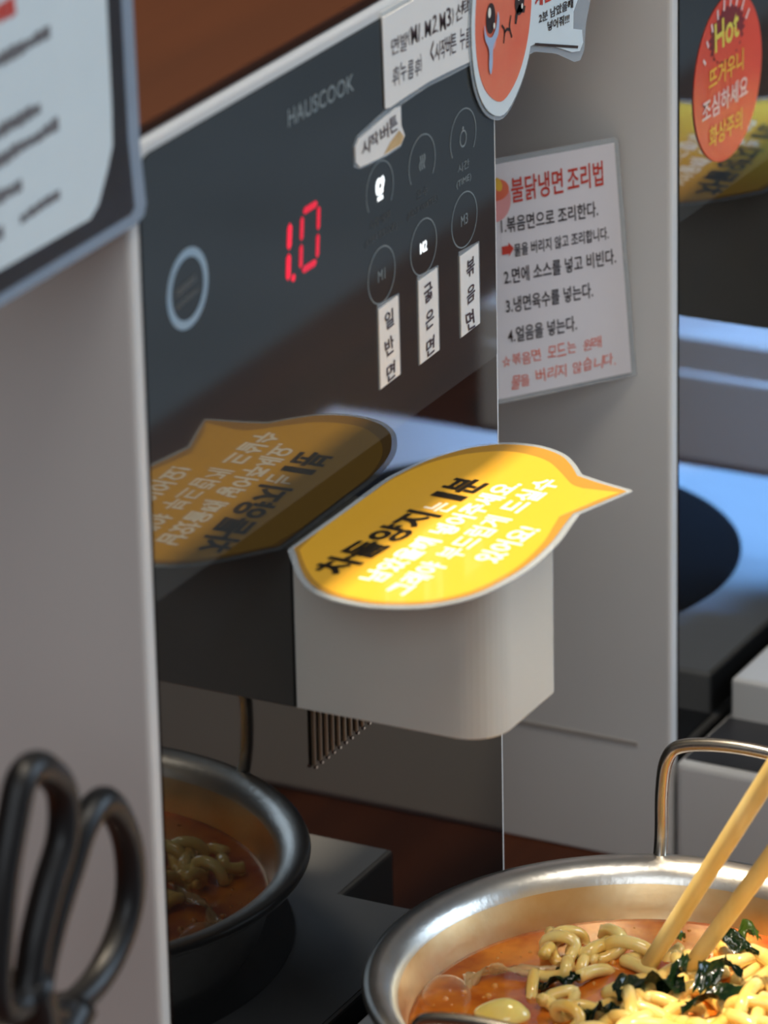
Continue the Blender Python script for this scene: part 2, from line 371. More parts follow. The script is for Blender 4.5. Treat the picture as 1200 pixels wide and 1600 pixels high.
# steam grille under the spout
for i in range(10):
    x = 0.0922 + i * 0.00405
    rb = obj('grille_rib', prism([(x, 0.0948), (x + 0.0017, 0.0948), (x + 0.0017, 0.1180), (x, 0.1180)], PF, 0.0, 0.0012, 0.0003, 1), RIBM, ck)
    obj('rib_tip', box((x + 0.0002, -0.0016, 0.0940), (x + 0.0013, -0.0006, 0.0948)), BLADE, rb)
# spout box: rounded footprint, soft lower edge
XY = Fr((0, 0, 0), (1, 0, 0), (0, 1, 0), (0, 0, 1))
obj('water_spout', prism(rrect(0.0830, -0.0678, 0.1290, -0.0002, [0.013, 0.0035, 0.0, 0.0], 10), XY, 0.1184, 0.1722, 0.0006, 2), SPOUT, ck, smooth=False)
# base: narrow neck behind, wide body in front
bp = [(0.0385, -0.0040), (0.1915, -0.0040), (0.1915, -0.0432), (0.2291, -0.0432), (0.2291, -0.262), (-0.0040, -0.262), (-0.0040, -0.0432), (0.0385, -0.0432)]
base = obj('base', prism(bp, XY, TZ, -0.003, 0.0012, 2), WHITE, ck)
ledge = obj('ledge', prism([(-0.005, -0.001), (0.187, -0.001), (0.187, -0.261), (-0.005, -0.261)], XY, TZ, -0.0190, 0.0025, 3), WHITE, ck)
obj('ledge_mat', prism([(-0.0015, -0.0035), (0.0380, -0.0035), (0.0380, -0.0425), (-0.0015, -0.0425)], XY, -0.0190, -0.0184), mat('dark_grey_mat', (0.05, 0.05, 0.055), 0.4, noise=0.2), ledge)
bt = [(0.0400, -0.0055), (0.1900, -0.0055), (0.1900, -0.0447), (0.2276, -0.0447), (0.2276, -0.2605), (-0.0025, -0.2605), (-0.0025, -0.0447), (0.0400, -0.0447)]
obj('top_sheet', prism(bt, XY, -0.0032, -0.0027), BASETOP, base)
obj('hob_plate', prism(circ(0.1155, -0.130, 0.096, 96), XY, -0.0027, -0.0021), HOB, base)
PITCH = 0.372
ck2 = dup(ck, PITCH); ck2['label'] = 'second white ramen cooker, its side carrying the pinned recipe sheet'
ck3 = dup(ck, 2 * PITCH); ck3['label'] = 'third white ramen cooker, seen only as a bluish side reflected in the glass'

# ------------------------------------------------------------------ label on the spout
LF = Fr((0, 0, 0.1726), (1, 0, 0), (0, 1, 0), (0, 0, 1))
ys = -0.0042
lab_out = [(.0790, -.0010), (.0604, -.0150), (.0520, -.0262), (.0498, -.0405), (.0527, -.0517), (.0588, -.0614), (.0696, -.0690), (.0836, -.0728), (.0980, -.0745), (.1170, -.0738), (.1328, -.0712), (.1425, -.0695)]
tail = [(.1550, -.0733), (.1662, -.0765), (.1668, -.0755), (.1695, -.0645)]
lab_out2 = [(.1722, -.0563), (.1800, -.0500), (.1860, -.0434), (.1893, -.0340), (.1880, -.0240), (.1835, -.0170), (.1767, -.0115), (.1637, -.0055), (.1459, -.0018), (.1320, -.0012), (.1144, -.0012), (.0949, -.0010)]
LT = thing('speech_bubble_card', 'laminated yellow speech-bubble card with Korean lettering lying on the white spout', 'sign', (0.118, -0.036, 0.1724))
def openspl(pts, n=5): return [tuple(p) for p in smoothpath(pts, n)]
outer = openspl(lab_out) + tail + openspl(lab_out2)
obj('laminate', prism(outer, LF, 0.0, 0.0004), FILM, LT, label='clear plastic border')
def inset(pts, c, d):
    out = []
    for x, y in pts:
        v = Vector((x - c[0], y - c[1])); L = v.length; out.append((c[0] + v.x * (L - d) / L, c[1] + v.y * (L - d) / L))
    return out
lc = (0.119, -0.037)
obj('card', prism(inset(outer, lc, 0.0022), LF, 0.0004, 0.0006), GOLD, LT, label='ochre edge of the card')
yb = [(.0800, -.0045), (.0660, -.0150), (.0565, -.0262), (.0540, -.0405), (.0565, -.0505), (.0620, -.0590), (.0720, -.0658), (.0850, -.0695), (.0985, -.0708), (.1160, -.0695), (.1290, -.0668), (.1370, -.0650)]
yb2 = [(.1610, -.0615), (.1628, -.0570), (.1700, -.0500), (.1772, -.0420), (.1800, -.0335), (.1795, -.0255), (.1750, -.0185), (.1690, -.0130), (.1590, -.0078), (.1450, -.0043), (.1320, -.0035), (.1144, -.0032), (.0960, -.0030)]
obj('yellow_field', prism(openspl(yb) + [(.1540, -.0700), (.1625, -.0735)] + openspl(yb2), LF, 0.0006, 0.0007), YELLOW, LT, label='bright yellow field')
T2 = 0.00082
def row(s, a, b, h, m, bold, nm='lettering'):
    bm = bmesh.new(); add_text(bm, s, LF, a, b, h, T2, bold, up=(0.05, 1)); obj(nm, bm, m, LT)
row('차돌양지', (0.0665, -0.0262), (0.1225, -0.0322), 0.0118, BPRINT, 0.035)
row('는', (0.1245, -0.0320), (0.1320, -0.0328), 0.0085, WPRINT, 0.020)
row('1', (0.1352, -0.0321), (0.1396, -0.0325), 0.0112, BPRINT, 0.05)
row('분', (0.1412, -0.0326), (0.1535, -0.0338), 0.0118, BPRINT, 0.035)
row('남았을때', (0.0668, -0.0392), (0.1040, -0.0415), 0.0084, WPRINT, 0.028)
row('넣어주세요.', (0.1085, -0.0418), (0.1560, -0.0440), 0.0084, WPRINT, 0.028)
row('그래야', (0.0610, -0.0508), (0.0875, -0.0518), 0.0086, WPRINT, 0.028)
row('부드럽게', (0.0920, -0.0522), (0.1285, -0.0532), 0.0086, WPRINT, 0.016)
row('드실수', (0.1335, -0.0533), (0.1630, -0.0540), 0.0086, WPRINT, 0.028)
row('있어요!', (0.0945, -0.0640), (0.1245, -0.0655), 0.0088, WPRINT, 0.028)

lt2 = dup(LT, PITCH); lt2['label'] = 'second yellow card on the next cooker, seen as an orange reflection around the Hot sticker'
LT['group'] = lt2['group'] = 'yellow cards on the spouts'
# ------------------------------------------------------------------ papers taped on the nearest glass
n1 = thing('note_strip', 'wide white handwritten note taped along the top right of the nearest glass panel', 'note', (0.18, -0.001, 0.291))
n1p = [(0.1494, 0.3218), (0.1502, 0.2927), (0.1535, 0.2921), (0.1660, 0.2926), (0.1800, 0.2928), (0.1926, 0.2922), (0.2110, 0.2910), (0.2130, 0.3060), (0.2135, 0.3218)]
obj('paper', prism(n1p, PF, 0.0004, 0.0007), PAPER, n1)
obj('tape', prism([(0.1494, 0.3235), (0.1515, 0.2915), (0.158, 0.2905), (0.166, 0.2908), (0.180, 0.2912), (0.1926, 0.2904), (0.2120, 0.2896), (0.2140, 0.3060), (0.2142, 0.3235)], PF, 0.0001, 0.0004), FILM, n1, label='shiny clear tape border')
bm = bmesh.new(); add_text(bm, '면발(M1.M2.M3)선택', PF, (0.1545, 0.3085), (0.2100, 0.3062), 0.0058, 0.0009, 0.002, hand=3); obj('lettering', bm, SMUDGE, n1)
bm = bmesh.new(); add_text(bm, '후(누름후)', PF, (0.1545, 0.2980), (0.1760, 0.2972), 0.0062, 0.0009, 0.004, hand=5); add_text(bm, '<시작버튼 누름', PF, (0.1810, 0.2985), (0.2095, 0.2958), 0.0070, 0.0009, 0.004, hand=6); obj('lettering', bm, SMUDGE, n1)
n2 = thing('note_strip', 'small stained handwritten tag reading start button, above the lit chef hat icon', 'note', (0.145, -0.001, 0.2771))
p2 = [(0.1302, 0.2812), (0.1300, 0.2862), (0.1325, 0.2882), (0.1450, 0.2896), (0.1572, 0.2908), (0.1603, 0.2905), (0.1606, 0.2842), (0.1628, 0.2803), (0.1600, 0.2780), (0.1500, 0.2778), (0.1400, 0.2785), (0.1330, 0.2790)]
obj('paper', prism(p2, PF, 0.0004, 0.0007), PAPER, n2)
obj('tape', prism([(0.1296, 0.2800), (0.1296, 0.2866), (0.1322, 0.2892), (0.1450, 0.2912), (0.1560, 0.2925), (0.1602, 0.2960), (0.1614, 0.2925), (0.1612, 0.2842), (0.1634, 0.2806), (0.1604, 0.2772), (0.1500, 0.2770), (0.1400, 0.2777), (0.1330, 0.2783)], PF, 0.0001, 0.0004), FILM, n2, label='shiny clear tape border')
bm = bmesh.new(); add_poly(bm, [(0.1480, 0.2784), (0.1530, 0.2812), (0.1590, 0.2832), (0.1620, 0.2803), (0.1598, 0.2784)], PF, 0.0008); obj('stain', bm, TEA, n2, label='tea-brown stain')
bm = bmesh.new(); add_text(bm, '시작버튼', PF, (0.1335, 0.2822), (0.1590, 0.2838), 0.0052, 0.0009, 0.012, hand=9); obj('lettering', bm, SMUDGE, n2)
for (x0, x1, zt, zb, s, lb, hd) in ((0.1434, 0.1566, 0.2297, 0.2030, '일반면', 'upright white paper strip under the M1 button', 11), (0.1708, 0.1840, 0.2301, 0.2019, '굵은면', 'upright white paper strip under the glowing M2 button', 12), (0.2002, 0.2134, 0.2289, 0.2012, '볶음면', 'upright white paper strip under the M3 button', 13)):
    st = thing('note_strip', lb, 'note', ((x0 + x1) / 2, -0.001, zb), group='button name strips')
    obj('tape', prism([(x0 - .0004, zb - .0003), (x1 + .0012, zb + .0002), (x1 + .0010, zt + .0004), (x0 - .0004, zt + .0014)], PF, 0.0001, 0.0003), FILM, st, label='clear tape edge')
    obj('paper', prism([(x0, zb), (x1, zb + .0004), (x1 - .0003, zt), (x0 - .0002, zt - .0002)], PF, 0.0003, 0.0006), PAPER, st)
    bm = bmesh.new(); H = (zt - zb) / 3.1
    for q, chx in enumerate(s): add_text(bm, chx, PF, (x0 + .0036, zt - .0018 - (q + .84) * H), (x0 + .0105, zt - .0014 - (q + .84) * H), H * .72, 0.0008, 0.016, hand=hd + q)
    obj('lettering', bm, SMUDGE, st)
# cut-out sticker with crying face and bubble (top right edge)
cs = thing('cutout_sticker', 'laminated cut-out of a crying coral-red face and white bubble, overhanging the glass panel corner', 'sticker', (0.23, -0.002, 0.267))
def ov(c, a, b, rot): return circ(c[0], c[1], a, 56, b, rot)
FO = [(0.2312, 0.2672), (0.2200, 0.2715), (0.2125, 0.2810), (0.2092, 0.2930), (0.2090, 0.3060), (0.2125, 0.3210), (0.2200, 0.3290), (0.2310, 0.3320), (0.2420, 0.3280), (0.2495, 0.3190), (0.2545, 0.3060), (0.2540, 0.2950), (0.2500, 0.2820), (0.2420, 0.2725)]
FI = [(0.2305, 0.2722), (0.2225, 0.2752), (0.2160, 0.2815), (0.2122, 0.2905), (0.2112, 0.3030), (0.2140, 0.3170), (0.2210, 0.3255), (0.2310, 0.3290), (0.2410, 0.3250), (0.2475, 0.3170), (0.2518, 0.3060), (0.2512, 0.2955), (0.2475, 0.2850), (0.2405, 0.2765)]
def sl(p, n=4): return smoothloop(p, n)
obj('laminate', prism(sl([(x + (x - .2315) * .06, z + (z - .299) * .045) for x, z in FO]), PF, 0.0008, 0.0011), FILM, cs, label='clear plastic border')
obj('bubble_laminate', prism([(0.2490, 0.2815), (0.2560, 0.2812), (0.2720, 0.2760), (0.2860, 0.2692), (0.2905, 0.2686), (0.2935, 0.2715), (0.2950, 0.2800), (0.2990, 0.2880), (0.3080, 0.3150), (0.2600, 0.3250), (0.2500, 0.3200)], PF, 0.0005, 0.0008), FILM, cs, label='clear plastic margin')
obj('bubble_paper', prism([(0.2490, 0.2845), (0.2570, 0.2840), (0.2700, 0.2790), (0.2830, 0.2735), (0.2890, 0.2722), (0.2915, 0.2745), (0.2908, 0.2790), (0.2840, 0.2812), (0.2843, 0.2870), (0.2880, 0.2905), (0.2930, 0.3100), (0.2600, 0.3200), (0.2500, 0.3150)], PF, 0.0011, 0.0013), PAPERB, cs)
obj('face_border', prism(sl(FO), PF, 0.0013, 0.0015), PAPERB, cs)
obj('face', prism(sl(FI), PF, 0.0015, 0.0017), CORAL, cs, label='coral-red round face')
t3 = 0.0019
bm = bmesh.new(); add_poly(bm, ov((0.2216, 0.3020), 0.0033, 0.0050, 0.0), PF, t3); obj('eye', bm, INK, cs)
bm = bmesh.new(); add_poly(bm, ov((0.2427, 0.3020), 0.0034, 0.0046, 0.0), PF, t3); add_poly(bm, [(0.2390, 0.2955), (0.2402, 0.2950), (0.2416, 0.2985), (0.2462, 0.2972), (0.2470, 0.2992), (0.2420, 0.3010), (0.2396, 0.2985)], PF, t3); obj('eye', bm, INK, cs)
bm = bmesh.new(); add_poly(bm, ov((0.2204, 0.3042), 0.0010, 0.0017, 0), PF, t3 * 1.1); add_poly(bm, ov((0.2231, 0.2992), 0.0006, 0.0010, 0), PF, t3 * 1.25); add_poly(bm, ov((0.2418, 0.3040), 0.0010, 0.0016, 0), PF, t3 * 1.1); add_poly(bm, ov((0.2441, 0.3000), 0.0006, 0.0009, 0), PF, t3 * 1.1); obj('eye_glint', bm, WPRINT, cs)
bm = bmesh.new(); add_poly(bm, sl([(0.2166, 0.3012), (0.2180, 0.2975), (0.2216, 0.2958), (0.2248, 0.2982), (0.2262, 0.3030), (0.2272, 0.3000), (0.2262, 0.2955), (0.2226, 0.2925), (0.2220, 0.2870), (0.2208, 0.2838), (0.2194, 0.2862), (0.2196, 0.2920), (0.2168, 0.2965)]), PF, t3 * 1.15); obj('tear', bm, TEARM, cs, label='pale blue tear')
bm = bmesh.new(); add_poly(bm, ov((0.2232, 0.2935), 0.0020, 0.0022, 0), PF, t3); obj('cheek', bm, CHEEK, cs)
bm = bmesh.new(); add_stroke(bm, [(0.2295, 0.2976), (0.2315, 0.2952), (0.2308, 0.2912)], 0.0007, PF, t3); add_stroke(bm, [(0.2312, 0.2945), (0.2332, 0.2952), (0.2352, 0.2945)], 0.0010, PF, t3)
add_stroke(bm, [(0.2362, 0.2990), (0.2352, 0.2955), (0.2368, 0.2915)], 0.0007, PF, t3); obj('mouth', bm, INK, cs)
bm = bmesh.new(); add_text(bm, '2분 남았을때', PF, (0.2576, 0.2902), (0.2836, 0.2886), 0.0034, 0.0015, 0.020); add_text(bm, '넣어줘!!!', PF, (0.2640, 0.2858), (0.2806, 0.2842), 0.0034, 0.0015, 0.020)
add_stroke(bm, [(0.2545, 0.2842), (0.2872, 0.2741)], 0.0009, PF, 0.0015); obj('lettering', bm, INK, cs)
bm = bmesh.new(); add_text(bm, '계란은', PF, (0.2548, 0.2962), (0.2740, 0.2950), 0.0060, 0.0015, 0.03); obj('red_lettering', bm, INKR, cs, label='bold dark red title letters')

# recipe sheet: taped by its right edge to the second cooker, standing off into the gap
e = Vector((0.674252, -0.738501, 0)); SF = Fr((0.3610, 0.0198, 0.2162), e, (0, 0, 1), (-0.738501, -0.674252, 0))
rs = thing('recipe_sheet', 'laminated white recipe sheet with red Korean title taped to the side of the second cooker', 'sheet', (0.3655, 0.0222, 0.1243))
sh = [(-0.0520, -0.0040), (0.0, 0.0), (0.0061, -0.0858), (-0.0510, -0.0910)]
obj('laminate', prism([(-0.054, -0.0022), (0.0, 0.0020), (0.0016, 0.0008), (0.0082, -0.0872), (-0.053, -0.0930)], SF, -0.0003, 0.0), FILM, rs, label='clear plastic margin')
obj('paper', prism(sh, SF, 0.0, 0.0003), RPAPER, rs)
t4 = 0.0005
def rrow(s, a, b, h, m, bold, nm='lettering', hand=0):
    bm = bmesh.new(); add_text(bm, s, SF, a, b, h, t4, bold, hand=hand, up=(-0.04, 1)); obj(nm, bm, m, rs)
rrow('불닭냉면', (-0.0374, -0.0180), (-0.0186, -0.0163), 0.0092, INKR, 0.014)
rrow('조리법', (-0.0170, -0.0163), (-0.0040, -0.0150), 0.0092, INKR, 0.014)
rrow('1.볶음면으로 조리한다.', (-0.0413, -0.0288), (-0.0060, -0.0262), 0.0058, INK, 0.012)
rrow('물을 버리지 않고 조리합니다.', (-0.0366, -0.0378), (-0.0022, -0.0350), 0.0048, INK, 0.012)
rrow('2.면에 소스를 넣고 비빈다.', (-0.0404, -0.0478), (0.0005, -0.0444), 0.0058, INK, 0.012)
rrow('3.냉면육수를 넣는다.', (-0.0398, -0.0585), (-0.0080, -0.0560), 0.0058, INK, 0.012)
rrow('4.얼음을 넣는다.', (-0.0392, -0.0697), (-0.0140, -0.0677), 0.0058, INK, 0.012)
rrow('☆볶음면 모드는 원래', (-0.0415, -0.0785), (-0.0045, -0.0748), 0.0046, INKO, 0.0, hand=21)
rrow('물을 버리지 않습니다.', (-0.0385, -0.0868), (0.0012, -0.0820), 0.0048, INKO, 0.0, hand=22)
bm = bmesh.new(); add_poly(bm, [(-0.0412, -0.0335), (-0.0388, -0.0333), (-0.0388, -0.0322), (-0.0368, -0.0345), (-0.0386, -0.0374), (-0.0386, -0.0364), (-0.0411, -0.0366)], SF, t4); obj('arrow', bm, INKR, rs, label='solid red arrow')
bm = bmesh.new(); add_poly(bm, ov((-0.0435, -0.0165), 0.0058, 0.0078, 0), SF, t4); obj('picture', bm, CHEEK, rs, label='pink round picture')
bm = bmesh.new(); add_poly(bm, ov((-0.0430, -0.0125), 0.0046, 0.0040, 0), SF, t4 * 1.3); obj('picture_red', bm, CORAL, rs)
bm = bmesh.new(); add_poly(bm, ov((-0.0424, -0.0105), 0.0014, 0.0026, .3), SF, t4 * 1.6); obj('picture_yellow', bm, YEL2, rs)

# round Hot sticker on the second cooker's glass
hs = thing('warning_sticker', 'round red Hot warning sticker with yellow and white Korean letters on the second glass panel', 'sticker', (0.4143, -0.001, 0.198))
obj('disc', prism(circ(0.4132, 0.2276, 0.0298, 64, 0.0302), PF, 0.0002, 0.0005), RED, hs)
t5 = 0.0008
burst = [(0.4118 + (0.0160 if i % 2 else 0.0138) * math.cos(2 * math.pi * i / 44), 0.2440 + (0.0105 if i % 2 else 0.0088) * math.sin(2 * math.pi * i / 44)) for i in range(44)]
bm = bmesh.new(); add_poly(bm, burst, PF, t5 * .8); obj('burst', bm, MAROON, hs)
bm = bmesh.new(); add_poly(bm, circ(0.4118, 0.2400, 0.0118, 32, 0.0055), PF, t5 * .9); obj('burst_inner', bm, RED, hs)
bm = bmesh.new(); add_text(bm, 'Hot', PF, (0.4010, 0.2395), (0.4220, 0.2405), 0.0110, t5, 0.018); obj('lettering', bm, YEL3, hs)
bm = bmesh.new(); add_text(bm, '뜨거우니', PF, (0.3958, 0.2272), (0.4260, 0.2268), 0.0082, t5, 0.018); add_text(bm, '화상주의', PF, (0.3960, 0.2058), (0.4250, 0.2050), 0.0080, t5, 0.018); obj('lettering', bm, YEL2, hs)
bm = bmesh.new(); add_text(bm, '조심하세요', PF, (0.3900, 0.2168), (0.4300, 0.2160), 0.0082, t5, 0.018); obj('lettering', bm, PINKW, hs)
bm = bmesh.new()
for i in range(9):
    a = math.radians(160 - i * 15); q = Vector((math.cos(a), math.sin(a))); c0 = Vector((0.4130, 0.2310)) + Vector((q.x * .0205, q.y * .0235))
    add_stroke(bm, [tuple(c0 - Vector((.0008, .001))), tuple(c0 + q * .0030)], 0.0013, PF, t5)
obj('rim_marks', bm, PINKW, hs, label='arc of pale worn marks')

# framed notice at the left, taped to the nearest cooker's front edge
sg = thing('notice_board', 'white notice with black border and rounded plastic edge at the nearest cooker left corner', 'sign', (-0.06, -0.003, 0.304))
x0 = -0.150
obj('laminate', prism([(x0, 0.3038), (-0.0050, 0.3038), (-0.0005, 0.3052), (0.0010, 0.3085), (-0.0010, 0.3250), (-0.0035, 0.4300), (x0, 0.4300)], PF, 0.0006, 0.0018, 0.0003, 1), mat('bluish_plastic', (0.30, 0.36, 0.44), 0.15, noise=0.08, alpha=0.9), sg, label='bluish clear plastic margin')
obj('black_border', prism([(x0, 0.3072), (-0.0085, 0.3080), (-0.0060, 0.3095), (-0.0082, 0.3300), (-0.0098, 0.4280), (x0, 0.4280)], PF, 0.0018, 0.0020), mat('black_card', (0.020, 0.017, 0.020), 0.4, noise=0.3, nscale=60), sg)
obj('paper', prism([(x0, 0.3150), (-0.0310, 0.3138), (-0.0262, 0.3165), (-0.0205, 0.3250), (-0.0172, 0.3310), (-0.0168, 0.3420), (-0.0178, 0.4280), (x0, 0.4280)], PF, 0.0020, 0.0022), PAPERB, sg)
PG = mat('grey_blurred_print', (0.16, 0.145, 0.15), 0.5, noise=0.2)
for (a, b, m, wd) in (((-0.140, 0.3700), (-0.0478, 0.3727), PG, .0036), ((-0.140, 0.3518), (-0.0545, 0.3531), PG, .0036), ((-0.140, 0.3420), (-0.0455, 0.3459), PG, .0036), ((-0.140, 0.3325), (-0.0660, 0.3349), PG, .0036), ((-0.0680, 0.3251), (-0.0465, 0.3263), PG, .0030), ((-0.140, 0.3235), (-0.0765, 0.3246), PG, .0034), ((-0.140, 0.3835), (-0.0650, 0.3848), INKR, .0058)):
    bm = bmesh.new(); n = max(3, int((b[0] - a[0]) / .0042))
    for i in range(n):
        p = [(a[0] + (b[0] - a[0]) * (i + q) / n, a[1] + (b[1] - a[1]) * (i + q) / n + random.uniform(-.0003, .0003)) for q in (0.05, 0.92)]
        add_stroke(bm, p, wd * random.uniform(.7, 1.1), PF, 0.0024)
    obj('print_line', bm, m, sg, label='red heading strokes' if m == INKR else None)

# ------------------------------------------------------------------ pot of noodles
PC = (0.1055, -0.1070); RZ = 0.0375; RR = 0.0862; SZ = 0.0215
pot = thing('ramen_pot', 'shallow aluminium pot with rolled rim and two wire handles on the nearest cooker', 'pot', (PC[0], PC[1], -0.0021))
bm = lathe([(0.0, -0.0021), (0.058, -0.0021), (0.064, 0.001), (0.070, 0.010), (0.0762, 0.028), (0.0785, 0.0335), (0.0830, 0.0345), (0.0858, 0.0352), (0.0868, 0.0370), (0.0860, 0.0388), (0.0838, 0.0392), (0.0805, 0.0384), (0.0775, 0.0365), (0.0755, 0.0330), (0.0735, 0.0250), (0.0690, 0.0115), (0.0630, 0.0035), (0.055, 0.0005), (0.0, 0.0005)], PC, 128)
bw = obj('bowl', bm, [METAL, SOUPGLOWM], pot, smooth=True)
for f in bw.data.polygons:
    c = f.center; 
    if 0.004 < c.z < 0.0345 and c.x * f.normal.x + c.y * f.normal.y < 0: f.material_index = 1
def handle(ang, lean, hh=0.035, half=0.036, zb=0.024):
    c = Vector((PC[0], PC[1], 0)); d = Vector((math.cos(ang), math.sin(ang), 0)); t = Vector((-d.y, d.x, 0))
    def q(s, r, z): return c + d * r + t * s + Vector((0, 0, z))
    r0 = 0.0800; top = zb + hh; ro = r0 + lean
    k = half; pts = [q(-k, r0 - .011, zb - .012), q(-k, r0 - .006, zb), q(-k * 1.04, r0 + (ro - r0) * .35, zb + hh * .35), q(-k * 1.05, r0 + (ro - r0) * .7, zb + hh * .68), q(-k * .99, ro - .001, top - .005), q(-k * .82, ro, top), q(-k * .3, ro, top + .003), q(k * .3, ro, top + .003), q(k * .82, ro, top), q(k * .99, ro - .001, top - .005), q(k * 1.05, r0 + (ro - r0) * .7, zb + hh * .68), q(k * 1.04, r0 + (ro - r0) * .35, zb + hh * .35), q(k, r0 - .006, zb), q(k, r0 - .011, zb - .012)]
    h = obj('wire_handle', tube(smoothpath(pts, 6), 0.0023, 12), WIRE, pot, smooth=True)
    for s in (-k, k):
        c1 = q(s, r0 - .003, zb - .006)
        bm = bmesh.new(); bmesh.ops.create_uvsphere(bm, u_segments=10, v_segments=6, radius=.0034, matrix=Matrix.Translation(c1)); obj('rivet', bm, WIRE, h, smooth=True)
handle(0.0, 0.004, 0.053, 0.029)
handle(math.radians(176), 0.004, 0.031, 0.032)
sp = obj('soup', lathe([(0.0, SZ), (0.030, SZ), (0.060, SZ), (0.0712, SZ), (0.0724, SZ + .0004), (0.0715, SZ - .004), (0.0, SZ - .004)], PC, 96), SOUP, smooth=True)
tag(sp, 'glossy orange-red chilli broth filling the aluminium pot', 'soup'); sp['kind'] = 'stuff'

# noodles: a heap nobody could count
rng = random.Random(11); bm = bmesh.new()
def inpot(x, y, r=0.0655): return (x - PC[0]) ** 2 + (y - PC[1]) ** 2 < r * r
def curly(x, y, ang, L, amp, lam, z0, ph, rad):
    n = int(L / .0009); d = Vector((math.cos(ang), math.sin(ang), 0)); q = Vector((-d.y, d.x, 0)); pts = []
    for i in range(n + 1):
        s = L * (i / n - .5); a = 2 * math.pi * s / lam + ph
        p = Vector((x, y, z0)) + d * (s + .30 * lam / 6.28 * math.sin(2 * a)) + q * amp * math.sin(a) + Vector((0, 0, .0030 * math.sin(a * .5 + ph * 2) + .0022 * math.cos(a)))
        if not inpot(p.x, p.y): 
            if len(pts) > 4: break
            pts = []; continue
        pts.append(p)
    if len(pts) > 5: add_tube(bm, pts, rad, 9)
k = 0
while k < 66:
    a = rng.uniform(0, 6.28); r = 0.062 * math.sqrt(rng.random()); x = PC[0] + r * math.cos(a); y = PC[1] + r * math.sin(a)
    sx = x * RIGHT.x + y * RIGHT.y; dy = x * UP.x + y * UP.y
    if sx < 0.128 + 0.012 * rng.random() : continue
    if dy > 0.0345 + 0.006 * rng.random() : continue
    hgt = min(1, (sx - 0.128) / .03)
    curly(x, y, rng.uniform(0, 3.14), rng.uniform(.030, .055), rng.uniform(.0050, .0068), rng.uniform(.020, .026), SZ - .0003 + .0042 * hgt * rng.random(), rng.uniform(0, 6.28), rng.uniform(.0021, .0024)); k += 1
for x, y, a, L in ((.1385, -.0625, .8, .024), (.1455, -.0665, 1.6, .022), (.1465, -.0780, .2, .020), (.1180, -.0690, 2.6, .022), (.1330, -.0700, 2.4, .020), (.1040, -.0840, 1.2, .018), (.0960, -.0860, .4, .02)):
    curly(x, y, a, L, .0040, .013, SZ + .0022, rng.uniform(0, 6.28), .0020)
nd = tag(obj('noodles', bm, NOOD, smooth=True), 'heap of thick curly yellow noodles in the broth', 'noodles'); nd['kind'] = 'stuff'

def kelp(name, label, pts, wd, m, seed, grp='dark green seaweed pieces'):
    rg = random.Random(seed); P = [Vector(p) for p in smoothpath(pts, 5)]; bm = bmesh.new(); rows = []
    N = 7
    for i, p in enumerate(P):
        d = (P[min(i + 1, len(P) - 1)] - P[max(i - 1, 0)]).normalized(); q = Vector((-d.y, d.x, 0)).normalized(); tt = i / (len(P) - 1)
        w_ = wd * (0.55 + .45 * math.sin(math.pi * min(1, tt * 1.1 + .05))) * rg.uniform(.82, 1.1)
        tw = .9 * math.sin(tt * 7 + seed)
        rows.append([bm.verts.new(p + q * w_ * (k / (N - 1) - .5) * math.cos(tw) + Vector((0, 0, w_ * (k / (N - 1) - .5) * math.sin(tw) + .0011 * math.sin(k * 1.9 + tt * 13 + seed) + rg.uniform(-.0003, .0003)))) for k in range(N)])
    for A, B in zip(rows, rows[1:]):
        for k in range(N - 1): bm.faces.new((A[k], A[k + 1], B[k + 1], B[k]))
    bmesh.ops.solidify(bm, geom=list(bm.faces), thickness=.0006)
    return tag(obj(name, bm, m, smooth=True), label, 'seaweed', grp)
Z = SZ + .006
kelp('seaweed', 'broad crumpled dark seaweed piece in front of the left chopstick tip', [(.1095, -.0965, Z), (.1170, -.1010, Z + .002), (.1195, -.1085, Z + .003), (.1230, -.1140, Z + .001)], .0125, KELP, 1)
kelp('seaweed', 'dark seaweed strip standing up beside the broad crumpled piece', [(.1160, -.1080, Z), (.1225, -.1110, Z + .005), (.1290, -.1120, Z + .008)], .0065, KELP, 2)
kelp('seaweed', 'small glossy seaweed scrap floating at the left edge of the noodles', [(.1110, -.0690, SZ + .0020), (.1165, -.0740, SZ + .0040), (.1200, -.0790, SZ + .0035)], .0085, KELP, 3)
kelp('seaweed', 'long dark seaweed strip behind the right chopstick', [(.1540, -.1050, Z), (.1560, -.1120, Z + .003), (.1560, -.1200, Z + .001), (.1540, -.1260, Z)], .0060, KELP, 4)
kelp('seaweed', 'bright green seaweed curl behind the right chopstick', [(.1590, -.1140, Z + .001), (.1610, -.1190, Z + .004), (.1590, -.1230, Z + .003)], .0070, KELP2, 5)
kelp('seaweed', 'folded seaweed loop right of the broad crumpled piece', [(.1230, -.1190, Z), (.1290, -.1190, Z + .004), (.1360, -.1210, Z + .005), (.1380, -.1270, Z + .001)], .0085, KELP, 6)
kelp('seaweed', 'flat seaweed piece at the bottom left of the noodles', [(.0960, -.0900, SZ + .003), (.1010, -.0950, SZ + .005), (.1030, -.1020, SZ + .004)], .0105, KELP, 8)
kelp('seaweed', 'trailing dark seaweed at the bottom under the folded loop', [(.1100, -.1180, Z), (.1150, -.1230, Z + .002), (.1230, -.1290, Z + .002), (.1300, -.1350, Z)], .0080, KELP, 9)
kelp('seaweed', 'tiny green seaweed tip touching the left chopstick', [(.1500, -.0960, Z), (.1520, -.0985, Z + .003), (.1540, -.1000, Z + .001)], .0040, KELP2, 10)
